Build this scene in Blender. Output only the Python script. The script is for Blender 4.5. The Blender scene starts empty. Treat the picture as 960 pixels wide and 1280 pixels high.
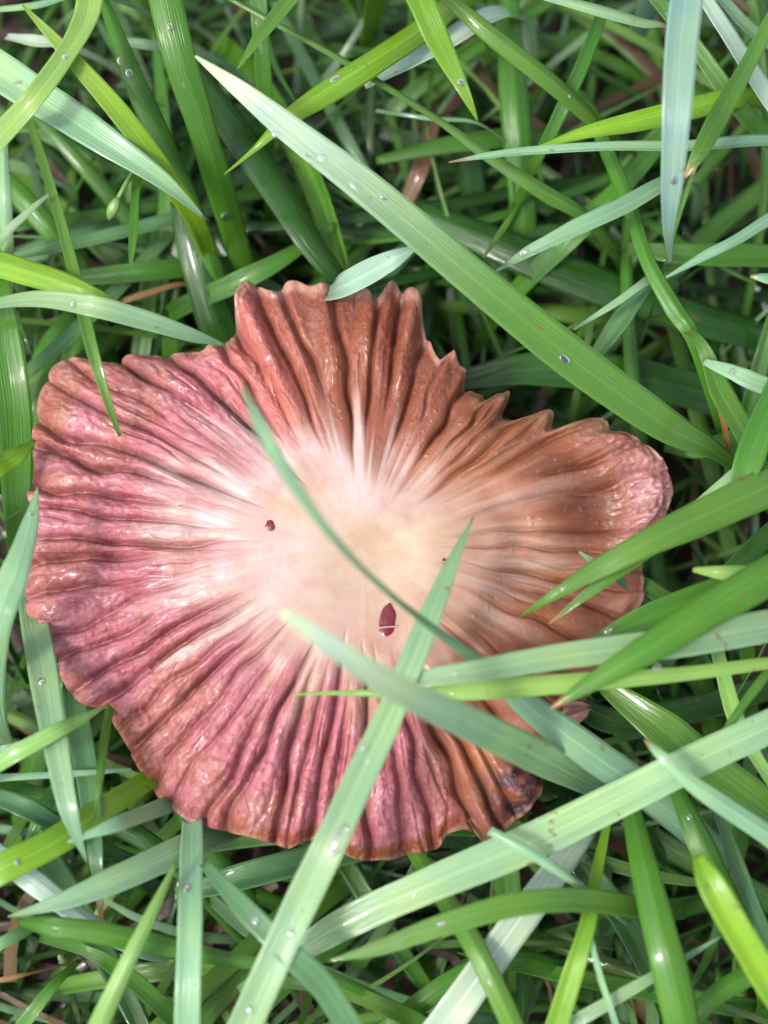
import bpy, math, random
import numpy as np
from mathutils import Vector, Matrix

random.seed(11)
rng = np.random.default_rng(11)
MM = 0.001
scene = bpy.context.scene

# ------------------------------------------------------------------ camera
TILT = math.radians(11)          # leaning back from straight down
DIST = 0.150                     # lens to the mushroom cap
AIM = Vector((0, 0, 0.030))
FOVY = math.radians(35.5)
cam_pos = AIM + Vector((0, -math.sin(TILT), math.cos(TILT))) * DIST
fwd = (AIM - cam_pos).normalized()
right = Vector((1, 0, 0))
up = right.cross(fwd).normalized()
cd = bpy.data.cameras.new('camera')
cam = bpy.data.objects.new('camera', cd)
scene.collection.objects.link(cam)
cam.matrix_world = Matrix((( right.x, up.x, -fwd.x, cam_pos.x),
                           ( right.y, up.y, -fwd.y, cam_pos.y),
                           ( right.z, up.z, -fwd.z, cam_pos.z),
                           (0, 0, 0, 1)))
cd.sensor_fit = 'VERTICAL'
cd.sensor_height = 24
cd.lens = 12 / math.tan(FOVY / 2)
cd.clip_start = 0.004
cd.clip_end = 100
cd.dof.use_dof = True
cd.dof.focus_distance = DIST - 0.000
cd.dof.aperture_fstop = 11.0
scene.camera = cam

# ------------------------------------------------------------------ sky, sun, exposure
SUN_EL, SUN_AZ = math.radians(58), math.radians(205)   # azimuth counter-clockwise from +X (lower left)
w = bpy.data.worlds.new('World'); scene.world = w; w.use_nodes = True
nt = w.node_tree; nt.nodes.clear()
sky = nt.nodes.new('ShaderNodeTexSky'); sky.sky_type = 'NISHITA'; sky.sun_disc = False
sky.sun_elevation = SUN_EL
sky.sun_rotation = math.pi / 2 - SUN_AZ
sky.air_density = 1.0; sky.dust_density = 4.0; sky.ozone_density = 1.0
hs = nt.nodes.new('ShaderNodeHueSaturation'); hs.inputs['Saturation'].default_value = 0.5
bg = nt.nodes.new('ShaderNodeBackground'); bg.inputs['Strength'].default_value = 0.15
wo = nt.nodes.new('ShaderNodeOutputWorld')
nt.links.new(sky.outputs[0], hs.inputs['Color']); nt.links.new(hs.outputs[0], bg.inputs[0]); nt.links.new(bg.outputs[0], wo.inputs[0])
sl = bpy.data.lights.new('sun', 'SUN'); sl.energy = 1.3; sl.angle = math.radians(10); sl.color = (1, 0.97, 0.92)
so = bpy.data.objects.new('sun', sl); scene.collection.objects.link(so)
sd = Vector((math.cos(SUN_EL) * math.cos(SUN_AZ), math.cos(SUN_EL) * math.sin(SUN_AZ), math.sin(SUN_EL)))
so.rotation_euler = sd.to_track_quat('Z', 'Y').to_euler()
so.location = sd * 2
vs = scene.view_settings
vs.view_transform = 'Standard'; vs.look = 'None'; vs.gamma = 1; vs.use_curve_mapping = False
vs.exposure = 1.2
scene.cycles.max_bounces = 4
scene.cycles.diffuse_bounces = 2
scene.cycles.glossy_bounces = 2
scene.cycles.transmission_bounces = 4

# ------------------------------------------------------------------ helpers
PXF = 640 / math.tan(FOVY / 2)
def at(x, y, z):
    """point of the place at height z (mm above the soil) that photo pixel (x, y) looks at"""
    d = fwd * PXF + right * (x - 480) + up * (640 - y)
    t = (z * MM - cam_pos.z) / d.z
    return cam_pos + d * t
def px(p):
    v = Vector(p) - cam_pos
    k = PXF / v.dot(fwd)
    return 480 + v.dot(right) * k, 640 - v.dot(up) * k
def mmpx(p):                      # metres per photo pixel at p
    return (Vector(p) - cam_pos).dot(fwd) / PXF

_T = rng.random((64, 64, 64))
def vnoise(x, y, z=0):
    """smooth value noise 0..1, arrays"""
    x, y, z = np.broadcast_arrays(np.asarray(x, float), np.asarray(y, float), np.asarray(z, float))
    i, j, k = np.floor(x).astype(int), np.floor(y).astype(int), np.floor(z).astype(int)
    f, g, h = x - i, y - j, z - k
    f, g, h = f * f * (3 - 2 * f), g * g * (3 - 2 * g), h * h * (3 - 2 * h)
    q = lambda a, b, c: _T[(i + a) % 64, (j + b) % 64, (k + c) % 64]
    l = lambda a, b, t: a + (b - a) * t
    return l(l(l(q(0,0,0), q(1,0,0), f), l(q(0,1,0), q(1,1,0), f), g),
             l(l(q(0,0,1), q(1,0,1), f), l(q(0,1,1), q(1,1,1), f), g), h)
def sstep(a, b, x):
    t = np.clip((x - a) / (b - a), 0, 1); return t * t * (3 - 2 * t)

def mesh_obj(name, verts, faces, mat, parent=None, smooth=True, uv=None, col=None):
    me = bpy.data.meshes.new(name)
    me.from_pydata([tuple(map(float, v)) for v in verts] if not isinstance(verts, np.ndarray) else verts.tolist(), [], faces)
    if smooth: me.polygons.foreach_set('use_smooth', [True] * len(me.polygons))
    if uv is not None:
        l = me.uv_layers.new(name='UVMap')
        idx = np.empty(len(me.loops), int); me.loops.foreach_get('vertex_index', idx)
        l.data.foreach_set('uv', np.asarray(uv, float)[idx].ravel())
    if col is not None:
        a = me.color_attributes.new('tint', 'FLOAT_COLOR', 'POINT')
        col = np.asarray(col, float); c = np.ones((len(verts), 4)); c[:, :col.shape[-1]] = col
        a.data.foreach_set('color', c.ravel())
    me.materials.append(mat); me.update()
    o = bpy.data.objects.new(name, me); scene.collection.objects.link(o)
    if parent: o.parent = parent
    return o
def tag(o, label=None, cat=None, group=None, kind=None):
    if label: o['label'] = label
    if cat: o['category'] = cat
    if group: o['group'] = group
    if kind: o['kind'] = kind
    return o

# ------------------------------------------------------------------ materials
def newmat(name):
    m = bpy.data.materials.new(name); m.use_nodes = True
    n = m.node_tree; n.nodes.clear()
    return m, n, n.nodes.new('ShaderNodeOutputMaterial')
def N(n, t, **kw):
    x = n.nodes.new('ShaderNode' + t)
    for k, v in kw.items():
        if k in x.inputs: x.inputs[k].default_value = v
        else: setattr(x, k, v)
    return x
def math_(n, op, a, b=None, clamp=False):
    x = n.nodes.new('ShaderNodeMath'); x.operation = op; x.use_clamp = clamp
    for s, v in zip(x.inputs, (a, b)):
        if v is None: continue
        if isinstance(v, (int, float)): s.default_value = v
        else: n.links.new(v, s)
    return x.outputs[0]
def mixc(n, fac, a, b, mode='MIX'):
    x = n.nodes.new('ShaderNodeMix'); x.data_type = 'RGBA'; x.blend_type = mode
    for s, v in ((x.inputs[0], fac), (x.inputs[6], a), (x.inputs[7], b)):
        if isinstance(v, (int, float)): s.default_value = v
        elif isinstance(v, tuple): s.default_value = v + (1,)
        else: n.links.new(v, s)
    return x.outputs[2]
def ramp(n, fac, stops):
    x = n.nodes.new('ShaderNodeValToRGB'); e = x.color_ramp.elements
    for i, (p, c) in enumerate(stops):
        q = e[i] if i < 2 else e.new(p)
        q.position = p; q.color = tuple(c) + (1,) if not isinstance(c, (int, float)) else (c, c, c, 1)
    n.links.new(fac, x.inputs[0]); return x.outputs[0]

def grass_material(name, from_object):
    m, n, out = newmat(name); L = n.links.new
    uv = N(n, 'UVMap'); sep = N(n, 'SeparateXYZ'); L(uv.outputs[0], sep.inputs[0])
    u, v = sep.outputs[0], sep.outputs[1]
    if from_object:
        oi = N(n, 'ObjectInfo'); rnd = oi.outputs['Random']
        at_ = N(n, 'VertexColor', layer_name='tint'); tint = mixc(n, 1.0, oi.outputs['Color'], at_.outputs[0], 'MULTIPLY')
    else:
        at_ = N(n, 'VertexColor', layer_name='tint'); tint = at_.outputs[0]; rnd = v
    geo = N(n, 'NewGeometry')
    tc = N(n, 'TexCoord')
    # veins running along the leaf
    wob = N(n, 'TexNoise', Scale=9.0, Detail=0.0); L(uv.outputs[0], wob.inputs['Vector'])
    ph = math_(n, 'ADD', math_(n, 'MULTIPLY', u, 84.0), math_(n, 'MULTIPLY', wob.outputs[0], 5.0))
    vein = math_(n, 'ADD', math_(n, 'MULTIPLY', math_(n, 'SINE', ph), 0.5), 0.5)
    # long streaks (stretched noise)
    mp = N(n, 'Mapping'); mp.inputs['Scale'].default_value = (26, 1.3, 1); L(uv.outputs[0], mp.inputs[0])
    cmb = N(n, 'CombineXYZ'); L(math_(n, 'MULTIPLY', rnd, 37.0), cmb.inputs[2]); L(cmb.outputs[0], mp.inputs['Location'])
    st = N(n, 'TexNoise', Scale=1.0, Detail=2.0, Roughness=0.6); L(mp.outputs[0], st.inputs['Vector'])
    pat = N(n, 'TexNoise', Scale=170.0, Detail=1.0); L(tc.outputs['Object'], pat.inputs['Vector'])
    mid = math_(n, 'SUBTRACT', 1.0, math_(n, 'MULTIPLY', math_(n, 'ABSOLUTE', math_(n, 'SUBTRACT', u, 0.5)), 16.0), True)
    c = mixc(n, math_(n, 'MULTIPLY', vein, 0.13), tint, mixc(n, 1.0, tint, (1.9, 1.7, 2.0), 'MULTIPLY'))
    c = mixc(n, ramp(n, st.outputs[0], [(0.35, 0.0), (0.75, 0.45)]), c, mixc(n, 1.0, c, (0.55, 0.62, 0.5), 'MULTIPLY'))
    c = mixc(n, ramp(n, st.outputs[0], [(0.27, 0.55), (0.40, 0.0)]), c, mixc(n, 1.0, c, (1.7, 1.55, 1.8), 'MULTIPLY'))  # pale scratches along the veins, doubling as painted wet glints
    c = mixc(n, ramp(n, pat.outputs[0], [(0.42, 0.0), (0.72, 0.5)]), c, mixc(n, 1.0, c, (1.5, 1.22, 0.75), 'MULTIPLY'))
    c = mixc(n, math_(n, 'MULTIPLY', mid, 0.35), c, mixc(n, 1.0, c, (1.7, 1.5, 1.7), 'MULTIPLY'))
    spt = N(n, 'TexNoise', Scale=640.0, Detail=2.0); L(tc.outputs['Object'], spt.inputs['Vector'])
    c = mixc(n, ramp(n, spt.outputs[0], [(0.69, 0.0), (0.74, 0.6)]), c, (0.16, 0.10, 0.035))
    bmp = N(n, 'Bump', Strength=0.55, Distance=0.00009)
    hsum = math_(n, 'ADD', math_(n, 'MULTIPLY', vein, 0.45), math_(n, 'MULTIPLY', st.outputs[0], 1.5))
    L(hsum, bmp.inputs['Height'])
    p = N(n, 'BsdfPrincipled'); L(c, p.inputs['Base Color']); L(bmp.outputs[0], p.inputs['Normal'])
    L(ramp(n, st.outputs[0], [(0.3, 0.13), (0.7, 0.38)]), p.inputs['Roughness'])
    p.inputs['IOR'].default_value = 1.40
    L(ramp(n, st.outputs[0], [(0.5, 0.05), (0.6, 0.9)]), p.inputs['Coat Weight']); p.inputs['Coat Roughness'].default_value = 0.07
    tr = N(n, 'BsdfTranslucent'); L(mixc(n, 1.0, c, (1.5, 1.6, 0.7), 'MULTIPLY'), tr.inputs[0])
    mx = N(n, 'MixShader'); mx.inputs[0].default_value = 0.27
    L(p.outputs[0], mx.inputs[1]); L(tr.outputs[0], mx.inputs[2]); L(mx.outputs[0], out.inputs[0])
    return m
M_LEAF = grass_material('grass_leaf', True)
M_SWARD = grass_material('grass_sward', False)

def soil_material():
    m, n, out = newmat('soil'); L = n.links.new
    tc = N(n, 'TexCoord')
    a = N(n, 'TexNoise', Scale=260.0, Detail=8.0, Roughness=0.7); L(tc.outputs['Object'], a.inputs['Vector'])
    b = N(n, 'TexNoise', Scale=45.0, Detail=4.0); L(tc.outputs['Object'], b.inputs['Vector'])
    c = ramp(n, a.outputs[0], [(0.3, (0.012, 0.008, 0.005)), (0.55, (0.045, 0.028, 0.018)), (0.8, (0.11, 0.07, 0.045))])
    c = mixc(n, ramp(n, b.outputs[0], [(0.45, 0.0), (0.7, 0.6)]), c, (0.05, 0.045, 0.02))
    bmp = N(n, 'Bump', Strength=0.9, Distance=0.002); L(a.outputs[0], bmp.inputs['Height'])
    p = N(n, 'BsdfPrincipled', Roughness=0.75); L(c, p.inputs['Base Color']); L(bmp.outputs[0], p.inputs['Normal'])
    L(p.outputs[0], out.inputs[0]); return m
M_SOIL = soil_material()

def cap_material():
    m, n, out = newmat('mushroom_cap_skin'); L = n.links.new
    vc = N(n, 'VertexColor', layer_name='tint'); uv = N(n, 'UVMap')      # u = turn round the cap, v = centre to rim
    tc = N(n, 'TexCoord')
    mp = N(n, 'Mapping'); mp.inputs['Scale'].default_value = (170, 3.2, 1)
    wrp = N(n, 'TexNoise', Scale=330.0, Detail=1.0); L(tc.outputs['Object'], wrp.inputs['Vector'])
    off = N(n, 'VectorMath', operation='MULTIPLY_ADD'); L(wrp.outputs['Color'], off.inputs[0]); off.inputs[1].default_value = (0.012, 0.25, 0); L(uv.outputs[0], off.inputs[2])
    L(off.outputs[0], mp.inputs[0])
    fib = N(n, 'TexNoise', Scale=1.0, Detail=5.0, Roughness=0.65); L(mp.outputs[0], fib.inputs['Vector'])
    blot = N(n, 'TexNoise', Scale=420.0, Detail=5.0, Roughness=0.62); L(tc.outputs['Object'], blot.inputs['Vector'])
    grain = N(n, 'TexNoise', Scale=2300.0, Detail=3.0); L(tc.outputs['Object'], grain.inputs['Vector'])
    sepu = N(n, 'SeparateXYZ'); L(uv.outputs[0], sepu.inputs[0])
    out_w = ramp(n, sepu.outputs[1], [(0.26, 0.0), (0.6, 1.0)])
    c = vc.outputs[0]; msk = math_(n, 'MULTIPLY', vc.outputs['Alpha'], out_w)
    c = mixc(n, math_(n, 'MULTIPLY', ramp(n, fib.outputs[0], [(0.42, 0.0), (0.66, 0.55)]), msk), c, mixc(n, 1.0, c, (0.78, 0.52, 0.5), 'MULTIPLY'))
    c = mixc(n, math_(n, 'MULTIPLY', ramp(n, fib.outputs[0], [(0.3, 0.7), (0.44, 0.0)]), msk), c, mixc(n, 1.0, c, (1.75, 1.75, 1.75), 'MULTIPLY'))
    c = mixc(n, ramp(n, blot.outputs[0], [(0.5, 0.0), (0.72, 0.5)]), c, mixc(n, 1.0, c, (0.82, 0.66, 0.66), 'MULTIPLY'))
    c = mixc(n, math_(n, 'MULTIPLY', ramp(n, grain.outputs[0], [(0.66, 0.0), (0.76, 0.4)]), out_w), c, (0.6, 0.47, 0.46))
    mot = N(n, 'TexNoise', Scale=260.0, Detail=4.0, Roughness=0.6); L(tc.outputs['Object'], mot.inputs['Vector'])
    c = mixc(n, ramp(n, mot.outputs[0], [(0.45, 0.0), (0.62, 0.7)]), c, mixc(n, 1.0, c, (0.88, 0.78, 0.68), 'MULTIPLY'))
    # thin dark red fibrils, their own pattern
    mp2 = N(n, 'Mapping'); mp2.inputs['Scale'].default_value = (62, 1.5, 1); mp2.inputs['Location'].default_value = (3.3, 7.1, 0); L(off.outputs[0], mp2.inputs[0])
    f2 = N(n, 'TexNoise', Scale=1.0, Detail=3.0, Roughness=0.6); L(mp2.outputs[0], f2.inputs['Vector'])
    ln = math_(n, 'ABSOLUTE', math_(n, 'SUBTRACT', f2.outputs[0], 0.5))
    c = mixc(n, math_(n, 'MULTIPLY', ramp(n, ln, [(0.0, 0.6), (0.03, 0.0)]), msk), c, mixc(n, 1.0, c, (0.55, 0.26, 0.25), 'MULTIPLY'))
    c = mixc(n, math_(n, 'MULTIPLY', ramp(n, f2.outputs[0], [(0.38, 0.75), (0.52, 0.0)]), math_(n, 'SUBTRACT', out_w, msk, True)), c, mixc(n, 1.0, c, (0.66, 0.5, 0.4), 'MULTIPLY'))
    # pale scurf towards the rim
    scf = N(n, 'TexNoise', Scale=1250.0, Detail=3.0, Roughness=0.7); L(tc.outputs['Object'], scf.inputs['Vector'])
    c = mixc(n, math_(n, 'MULTIPLY', ramp(n, scf.outputs[0], [(0.54, 0.0), (0.62, 0.5)]), math_(n, 'MULTIPLY', vc.outputs['Alpha'], ramp(n, sepu.outputs[1], [(0.5, 0.1), (0.9, 1.0)]))), c, mixc(n, 0.5, c, (0.40, 0.26, 0.27)))
    bmp = N(n, 'Bump', Strength=0.9, Distance=0.0003)
    h = math_(n, 'ADD', math_(n, 'ADD', math_(n, 'MULTIPLY', fib.outputs[0], 0.9), math_(n, 'MULTIPLY', blot.outputs[0], 0.8)), math_(n, 'MULTIPLY', scf.outputs[0], 0.55))
    L(math_(n, 'MULTIPLY', h, math_(n, 'ADD', math_(n, 'MULTIPLY', msk, 0.7), math_(n, 'MULTIPLY', out_w, 0.3))), bmp.inputs['Height'])
    p = N(n, 'BsdfPrincipled'); L(c, p.inputs['Base Color']); L(bmp.outputs[0], p.inputs['Normal'])
    L(ramp(n, blot.outputs[0], [(0.32, 0.32), (0.6, 0.75)]), p.inputs['Roughness'])
    p.inputs['IOR'].default_value = 1.48
    p.inputs['Subsurface Weight'].default_value = 0.3
    p.inputs['Subsurface Radius'].default_value = (1.0, 0.35, 0.25); p.inputs['Subsurface Scale'].default_value = 0.0008
    L(ramp(n, mot.outputs[0], [(0.42, 0.45), (0.54, 0.0)]), p.inputs['Coat Weight']); p.inputs['Coat Roughness'].default_value = 0.14
    L(p.outputs[0], out.inputs[0]); return m
M_CAP = cap_material()

def flesh_material(name, col, rough=0.5, spec=1.45, scale=900.0, dark=0.55):
    m, n, out = newmat(name); L = n.links.new
    tc = N(n, 'TexCoord'); a = N(n, 'TexNoise', Scale=scale, Detail=5.0); L(tc.outputs['Object'], a.inputs['Vector'])
    c = mixc(n, ramp(n, a.outputs[0], [(0.35, 0.0), (0.7, 1.0)]), col, tuple(x * dark for x in col))
    bmp = N(n, 'Bump', Strength=0.5, Distance=0.0001); L(a.outputs[0], bmp.inputs['Height'])
    p = N(n, 'BsdfPrincipled', Roughness=rough, IOR=spec); L(c, p.inputs['Base Color']); L(bmp.outputs[0], p.inputs['Normal'])
    L(p.outputs[0], out.inputs[0]); return m
M_STEM = flesh_material('mushroom_stem_flesh', (0.5, 0.38, 0.26))
M_GILL = flesh_material('mushroom_gill_flesh', (0.3, 0.17, 0.12))
M_FLAKE = flesh_material('curled_margin_flesh', (0.23, 0.125, 0.065), 0.4)
M_FLAKEP = flesh_material('pink_margin_flesh', (0.25, 0.12, 0.09), 0.4)
M_PALE = flesh_material('pale_torn_flesh', (0.62, 0.44, 0.36), 0.45)
M_SLIT = flesh_material('dark_red_slit', (0.13, 0.012, 0.018), 0.1, 1.5, 1500.0, 0.7)
M_BUD = flesh_material('pale_green_bud', (0.15, 0.28, 0.08), 0.4)

def water_material():
    m, n, out = newmat('clear_water'); L = n.links.new
    tc = N(n, 'TexCoord'); a = N(n, 'TexNoise', Scale=700.0); L(tc.outputs['Object'], a.inputs['Vector'])
    bmp = N(n, 'Bump', Strength=0.05, Distance=0.00005); L(a.outputs[0], bmp.inputs['Height'])
    fr = N(n, 'Fresnel', IOR=1.7)
    tr = N(n, 'BsdfTransparent'); gl = N(n, 'BsdfGlossy', Roughness=0.06); L(bmp.outputs[0], gl.inputs['Normal'])
    mx = N(n, 'MixShader'); L(fr.outputs[0], mx.inputs[0]); L(tr.outputs[0], mx.inputs[1]); L(gl.outputs[0], mx.inputs[2])
    L(mx.outputs[0], out.inputs[0]); return m
M_WATER = water_material()

# ------------------------------------------------------------------ ground
def build_ground():
    xs = np.concatenate([[-6, -3, -1.2, -0.6, -0.3], np.linspace(-0.2, 0.2, 90), [0.3, 0.6, 1.2, 3, 6]])
    X, Y = np.meshgrid(xs, xs)
    Z = (vnoise(X * 90 + 7, Y * 90 + 3) - 0.7) * 0.004 + (vnoise(X * 330, Y * 330 + 9) - 0.6) * 0.0022
    n = len(xs); V = np.stack([X, Y, Z], -1).reshape(-1, 3)
    F = [(j * n + i, j * n + i + 1, (j + 1) * n + i + 1, (j + 1) * n + i) for j in range(n - 1) for i in range(n - 1)]
    tag(mesh_obj('ground', V, F, M_SOIL), kind='structure')
build_ground()

# ------------------------------------------------------------------ mushroom
CX, CY = 452, 690
OUT = [(28,745),(30,700),(36,640),(34,610),(42,575),(38,540),(46,500),(60,462),(78,444),(104,442),(120,452),(132,462),(150,446),(160,440),(182,444),(205,438),(232,440),(256,441),(262,434),(280,432),
 (294,424),(297,398),(295,376),(303,362),(320,359),(337,372),(350,372),(356,358),(374,355),(386,366),(402,363),(416,361),(440,364),(462,366),(470,384),(479,372),(489,350),(497,354),(499,372),
 (514,366),(530,380),(536,400),(524,424),(527,432),(538,430),(543,450),(550,462),(566,438),(574,462),(577,486),(586,462),(591,492),(597,512),(606,497),(628,487),(640,492),(633,510),(622,526),(640,531),(662,520),(682,512),(693,520),(688,536),(690,543),
 (736,519),(752,523),(760,536),(756,547),(776,542),(800,556),(824,582),(838,615),(832,645),(812,668),(800,690),(802,720),(806,750),(790,778),(772,800),(752,846),
 (728,880),(702,912),(682,940),(678,964),(676,992),(652,1018),(636,1030),(614,1062),(598,1042),(576,1036),(556,1046),(548,1062),(510,1068),(470,1077),(434,1070),(418,1054),(392,1048),(362,1060),(322,1046),
 (268,1036),(230,1024),(204,1004),(182,972),(158,940),(138,900),(130,880),(106,884),(86,866),(74,840),(66,800),(60,782),(36,768)]
ZC = 30.0
C0 = at(CX, CY, ZC)
def sRGB(r, g, b, k=1.0):
    f = lambda c: ((c / 255 + 0.055) / 1.055) ** 2.4 if c > 10 else c / 255 / 12.92
    return np.array([f(r), f(g), f(b)]) * k
mush = bpy.data.objects.new('mushroom', None); scene.collection.objects.link(mush)
mush.location = (C0.x, C0.y, 0)
tag(mush, 'wide wrinkled pinkish brown mushroom cap with pale centre, lying among the grass', 'mushroom')
NA, NR = 1300, 180
TH = np.linspace(-math.pi, math.pi, NA, endpoint=False)
def outline():
    P = [at(x, y, ZC - 1.5) for x, y in OUT]
    a = np.array([math.atan2(p.y - C0.y, p.x - C0.x) for p in P]); r = np.array([math.hypot(p.x - C0.x, p.y - C0.y) for p in P])
    o = np.argsort(a); a, r = a[o], r[o]
    a = np.concatenate([a - 2 * math.pi, a, a + 2 * math.pi]); r = np.tile(r, 3)
    R = np.interp(TH, a, r)
    R = R + ((vnoise(np.cos(TH) * 40 + 90, np.sin(TH) * 40 + 90) - .5) * 0.0004 + (vnoise(np.cos(TH) * 95 + 200, np.sin(TH) * 95 + 200) - .5) * 0.0002)
    kk = np.exp(-0.5 * (np.arange(-9, 10) / 2.6) ** 2); kk /= kk.sum(); R = np.convolve(np.concatenate([R[-9:], R, R[:9]]), kk, 'valid')
    return R
R_OUT = outline()
k = np.exp(-0.5 * (np.arange(-90, 91) / 30.0) ** 2); k /= k.sum()
R_SM = np.convolve(np.concatenate([R_OUT[-90:], R_OUT, R_OUT[:90]]), k, 'valid')
def cap_fields():
    S = np.linspace(0, 1, NR) ** 0.85
    s, th = np.meshgrid(S, TH, indexing='ij')
    Ro, Rs = R_OUT[None, :], R_SM[None, :]
    b = sstep(0.72, 1.0, s)
    rad = s * (Rs * (1 - b) + Ro * b)
    # slow sideways drift of the radial lines
    dth = (vnoise(np.cos(th) * 3 + 5, np.sin(th) * 3 + 5, s * 2.2) - 0.5) * 0.10 * s
    deg = np.degrees(th)                    # 0 = right, 90 = top of the photo, 180 = left
    left = np.clip(sstep(100, 135, deg) + sstep(-62, -78, deg), 0, 1)
    top = sstep(52, 70, deg) * sstep(135, 118, deg)
    rightm = np.clip(1 - left - top, 0, 1)
    # grooves: each starts at its own radius and has its own depth and width
    G = np.zeros_like(s)
    a = -math.pi
    gl = []
    r2 = random.Random(5)
    while a < math.pi:
        d = math.degrees(a)
        is_top = 52 < d < 128
        is_right = -62 <= d <= 52
        step = r2.uniform(6.0, 9.0) if is_top else r2.uniform(4.5, 9.0) if is_right else r2.uniform(4.0, 7.6)
        gl.append((a, r2.uniform(0.24, 0.6), r2.uniform(0.92, 1.12), r2.uniform(0.7, 1.6) * (1.15 if is_top else 0.75 if is_right else 1.3), r2.uniform(0.75, 1.5) * (1.3 if is_top else 1.3 if is_right else 1.1), r2.uniform(-0.05, 0.05), r2.uniform(0, 60)))
        a += math.radians(step)
    # short extra wrinkles near the rim of the left and lower side
    for _ in range(80):
        d = r2.uniform(0, 360) if r2.random() < .5 else r2.uniform(118, 298); a = math.radians(d if d < 180 else d - 360)
        s0 = r2.uniform(0.38, 0.78)
        gl.append((a, s0, s0 + r2.uniform(0.12, 0.35), r2.uniform(0.3, 0.7), r2.uniform(0.4, 0.75), r2.uniform(-0.12, 0.12), r2.uniform(0, 60)))
    for (a, s0, s1, dep, wid, slope, sd_) in gl:
        path = (a + slope * (S - 0.6) + (vnoise(S * 9 + sd_, sd_, 0) - .5) * 0.04)[:, None]
        D = (th + dth - path + math.pi) % (2 * math.pi) - math.pi
        X = np.abs(D) * rad / MM
        amp = (dep * sstep(s0, s0 + 0.3, S) * (1 - sstep(s1, s1 + 0.15, S)) * (0.7 + 0.6 * vnoise(S * 14 + sd_, 3, sd_)))[:, None]
        W = np.minimum(wid * (0.8 + 0.4 * s), 0.055 * rad / MM + 0.1)
        G = np.maximum(G, amp * (0.55 * (1 - np.minimum(X / (W * 1.4), 1)) ** 2 + 0.6 * (1 - np.minimum(X / (W * .4), 1)) ** 1.5))
    x = rad * np.cos(th) / MM; y = rad * np.sin(th) / MM
    z = ZC + 3.2 - 2.6 * s ** 2 - 1.2 * s ** 6
    z += (vnoise(x * 0.09 + 20, y * 0.09 + 20) - .5) * 2.4 * sstep(0.15, 0.6, s)
    z += (vnoise(x * 0.35 + 8, y * 0.35 + 8) - .5) * 0.5 * sstep(0.1, 0.5, s)
    z -= 1.0 * np.exp(-((x - 1.5) ** 2 + (y + 2) ** 2) / 30)        # shallow dip beside the middle
    # broad pleats of the upper flap, raised at the rim
    fl = np.sin(th * 38 + 3 * (vnoise(np.cos(th) * 5 + 30, np.sin(th) * 5 + 30) - .5))
    z += top * sstep(0.45, 0.9, s) * (0.55 * fl + 0.3)
    # soft rolling waves of the right side, sagging before the end lobe
    z += rightm * sstep(0.3, 0.7, s) * 0.55 * np.sin(th * 17 + 2.0 * vnoise(s * 3, th * 2, 4))
    lobe = np.exp(-((deg - 12) / 16) ** 2)
    z += lobe * (-1.6 * np.exp(-((s - 0.76) / 0.12) ** 2) + 1.5 * sstep(0.84, 0.96, s))
    # the lower right tip is crumpled
    tip = np.exp(-((deg + 56) / 7) ** 2) * sstep(0.8, 0.93, s)
    z += tip * (0.8 + 2.2 * (vnoise(x * 0.9, y * 0.9, 3) - .5))
    z -= G
    # knobbly skin
    kn = sstep(0.45, 0.8, s)
    rg = lambda n_: 1 - 2 * np.abs(n_ - .5)
    tw = th * 26 + (vnoise(x * .5, y * .5, 2) - .5) * 2.5                      # crinkles drawn out along the radius
    cr_ = np.clip(left * .7 + lobe * sstep(.8, .9, s) * 1.3 + .3 * top + .12, 0, 1.4)
    z += kn * cr_ * ((rg(vnoise(tw * 3.0 + 90, rad / MM * .45, 7)) - .5) * 0.2 + (rg(vnoise(tw * 6.5 + 200, rad / MM * 1.1, 9)) - .5) * 0.13)
    z += kn * cr_ * (rg(vnoise(x * 1.3, y * 1.3, 17)) - .5) * 0.2
    z += kn * cr_ * (vnoise(x * 3.2, y * 3.2, 19) - .5) * 0.16
    # small raised specks
    z += 0.16 * sstep(0.88, 0.97, vnoise(x * 2.6 + 31, y * 2.6 + 31, 23)) * sstep(0.35, 0.55, s)
    # rim turned down round the lower side, curled and frilled on top
    z -= (1 - top) * 0.7 * sstep(0.93, 1.0, s) ** 2 * (0.5 + vnoise(th * 14 + 50, 2, 0))
    z += top * 1.1 * sstep(0.92, 1.0, s) ** 2 * (vnoise(th * 22 + 70, 4, 0))
    return s, th, deg, rad, x, y, z, left, top, rightm, lobe, tip
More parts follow.
